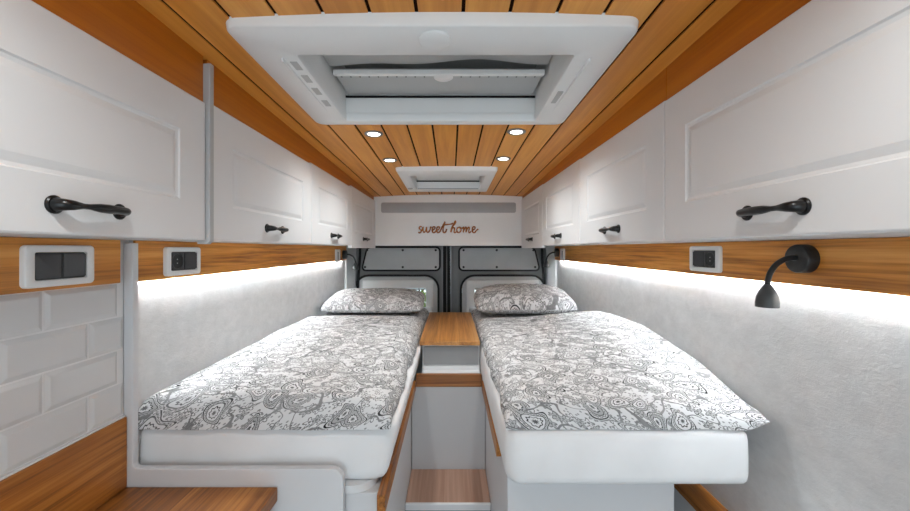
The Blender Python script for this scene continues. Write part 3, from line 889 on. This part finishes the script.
# ------------------------------------------------------------------ skylights
def skylight(cx, x0, x1, y0, y1, ix0, ix1, iy0, iy1, th, label, big):
    zf = lambda u, v: C + .475 - .028 * v
    fr = down(zf)
    t = thing('skylight', (cx, (y0 + y1) / 2, zf(0, (y0 + y1) / 2) - th), label, 'skylight', 'roof skylights')
    r = .032 if big else .02
    frame_ring(bm := B(), fr, ((x0 + x1) / 2, (y0 + y1) / 2, x1 - x0, y1 - y0, r), ((ix0 + ix1) / 2, (iy0 + iy1) / 2, ix1 - ix0, iy1 - iy0, .006), th, .004, .004, .003)
    f = link('frame', bm, 'plastic', t, 40)
    H = .085 if big else .06
    bm = B()
    rings = []
    for w in (th - .012, -H, -H - .05):
        rings.append([fr(u, v, w) for u, v in ((ix0 - .0006, iy0 - .0006), (ix1 + .0006, iy0 - .0006), (ix1 + .0006, iy1 + .0006), (ix0 - .0006, iy1 + .0006))])
    # walls as thin boxes
    zt = lambda w: w
    e = .004
    def wall(u0, u1, v0, v1):
        loft(bm, [[fr(u0, v0, w), fr(u1, v0, w), fr(u1, v1, w), fr(u0, v1, w)] for w in (-.001, -H - .06)])
    wall(ix0 - .012, ix0 - .0005, iy0 - .012, iy1 + .012); wall(ix1 + .0005, ix1 + .012, iy0 - .012, iy1 + .012)
    wall(ix0, ix1, iy0 - .012, iy0 - .0005); wall(ix0, ix1, iy1 + .0005, iy1 + .012)
    link('shaft', bm, 'plastic', t)
    light_block = B()  # opaque cover added over the shaft to keep sky light out
    loft(light_block, [[fr(u, v, w) for u, v in rr((ix0 + ix1) / 2, (iy0 + iy1) / 2, ix1 - ix0 + .1, iy1 - iy0 + .1, .04)] for w in (-H - .061, -H - .075)])
    link('light_block', light_block, 'plasticdim', t)
    return t, fr, H, f
t, fr, H, f = skylight(-.037, -.447, .373, .747, 1.305, -.340, .272, .86, 1.262, .025, 'large white framed skylight with closed blind, nearest in the ceiling', True)
# far part of the blind: flat cassette panel, slit, dotted bar, wavy pleat nearer the camera
bl = link('blind', box(B(), -.330, .262, 1.105, 1.256, Z(.497), Z(.507), .002), 'plasticdim', t)
link('blind_gap', box(B(), -.3395, .2715, 1.2565, 1.2615, Z(.4885), Z(.4945)), 'rubber', t)
br = link('pull_bar', box(B(), -.330, .262, 1.088, 1.104, Z(.488), Z(.502), .002), 'plastic', t)
for k in range(22):
    x = -.315 + .0265 * k
    if abs(x + .025) < .03: continue
    link('bar_hole', disc(B(), lambda u, v, w: (u, 1.1075 + v * 0 + (w), Z(.494) + v), x, 0, [(.0022, 0), (.0022, -.001)], 8) if False else box(B(), x - .002, x + .002, 1.1215, 1.1265, Z(.4955), Z(.4969)), 'black', bl)
link('grip', disc(B(), lambda u, v, w: (u, v, Z(.4965) - w), -.022, 1.125, [(.028, 0), (.028, .002), (.025, .004)], 26), 'plastic', bl, 40)
bm = B()
rows = []
for s in (0, 1):
    for j in range(9):
        y = .866 + (1.080 - .866) * j / 8
        rows.append((y, s))
nx = 60
def wavez(x, y): return Z(.515) + .006 * math.sin(x * 9 + 1) * (y - .86) / .2 + .004 * math.sin(x * 21)
G = [[bm.verts.new((-.336 + .604 * i / nx, .866 + .214 * j / 8, wavez(-.336 + .604 * i / nx, .866 + .214 * j / 8))) for j in range(9)] for i in range(nx + 1)]
for i in range(nx):
    for j in range(8): bm.faces.new((G[i][j], G[i + 1][j], G[i + 1][j + 1], G[i][j + 1]))
bmesh.ops.solidify(bm, geom=bm.faces[:], thickness=.003)
link('pleat', bm, 'plastic', t, 50)
link('knob', disc(B(), fr, -.033, .795, [(.032, .0245), (.032, .029), (.029, .0315)], 32), 'plastic', t, 40)
for k, (y, h) in enumerate(((.885, .04), (.95, .04), (1.02, .05), (1.10, .05))):
    link('vent_slot', box(B(), -.366, -.350, y, y + h, fr(0, y, .0262)[2], fr(0, y, .0235)[2]), 'plasticdim', f)
link('vent_slot', box(B(), .286, .300, 1.04, 1.12, fr(0, 1.04, .0275)[2], fr(0, 1.04, .0235)[2]), 'plasticdim', f)
for x in (-.376, .309):
    link('guide_rail', box(B(), x - .0025, x + .0025, .868, 1.255, fr(0, 1.06, .029)[2], fr(0, 1.06, .018)[2], .002), 'plastic', t)

t, fr, H, f = skylight(-.023, -.285, .240, 1.975, 2.60, -.222, .184, 2.115, 2.515, .022, 'small white framed skylight near the rear panel', False)
link('blind', box(B(), -.214, .176, 2.13, 2.508, Z(.4405), Z(.446)), 'plastic', t)
link('pull_bar', box(B(), -.214, .176, 2.5085, 2.5145, Z(.385), Z(.392), .001), 'plasticdim', t)
link('blind_gap', box(B(), -.2215, .1835, 2.509, 2.5145, Z(.433), Z(.4395)), 'rubber', t)
link('latch', disc(B(), fr, -.258, 2.47, [(.016, .0215), (.016, .025), (.012, .027)], 20), 'plasticdim', t, 40)

# ------------------------------------------------------------------ ceiling spots
def spot(x, y, label):
    z = zc(x, y); fr = down(lambda u, v: zc(x, y) - .028 * (v - y) - .116 * x * (u - x))
    t = thing('ceiling_spot', (x, y, z), label, 'light', 'round ceiling spots')
    bm = B(); prof = [(.0345, .0002), (.0345, .003), (.032, .005), (.0238, .005), (.0225, .0035), (.0225, .0002)]
    loft(bm, [[fr(u, v, w) for u, v in circ(x, y, r, 36)] for r, w in prof], False, False)
    link('ring', bm, 'alu', t, 40)
    link('lens', disc(B(), fr, x, y, [(.0222, .0004), (.0222, .0025), (.018, .003)], 28), 'spotlens', t)
    return t
spot(-.287, 1.45, 'lit round chrome ceiling spot left of centre, just beyond the large skylight')
spot(-.287, 1.83, 'lit round chrome ceiling spot left of centre, beside the small skylight')
spot(.240, 1.43, 'lit round chrome ceiling spot right of centre, just beyond the large skylight')
spot(.242, 1.81, 'lit round chrome ceiling spot right of centre, beside the small skylight')
for x in (-.287, .242):          # the pair nearer the cab, above the photographer
    spot(x, .28, 'lit round ceiling spot above the photographer, before the large skylight')
def spot_lamp(x, y, power, cone):
    l = bpy.data.lights.new('spot_beam', 'SPOT'); l.energy = power; l.spot_size = math.radians(cone); l.spot_blend = 1
    l.shadow_soft_size = .025; l.color = (.93, .99, 1)
    o = bpy.data.objects.new('spot_beam', l); COL.objects.link(o); o.location = (x, y, zc(x, y) - .02)
for x, y in ((-.287, 1.45), (-.287, 1.83), (.24, 1.43), (.242, 1.81)): spot_lamp(x, y, 6.3, 152)
for x in (-.287, .242): spot_lamp(x, .28, 6.5, 165)

# ------------------------------------------------------------------ daylight and camera
w = bpy.data.worlds.new('daylight'); S.world = w; w.use_nodes = True
bg = w.node_tree.nodes['Background']; bg.inputs[0].default_value = (.83, .985, 1.08, 1); bg.inputs[1].default_value = 1.7

cam = bpy.data.cameras.new('camera'); co = bpy.data.objects.new('camera', cam); COL.objects.link(co)
co.location = (0, 0, C); co.rotation_euler = (PI / 2, 0, 0)
cam.sensor_width = 36; cam.lens = F / 910 * 36; cam.clip_start = .02
cam.shift_x = 4.0 / 910; cam.shift_y = -6.5 / 910
S.camera = co
vs = S.view_settings; vs.view_transform = 'Standard'; vs.look = 'None'; vs.gamma = 1; vs.use_curve_mapping = False
vs.exposure = 0.40
S.cycles.use_denoising = True
S.cycles.max_bounces = 10; S.cycles.diffuse_bounces = 7
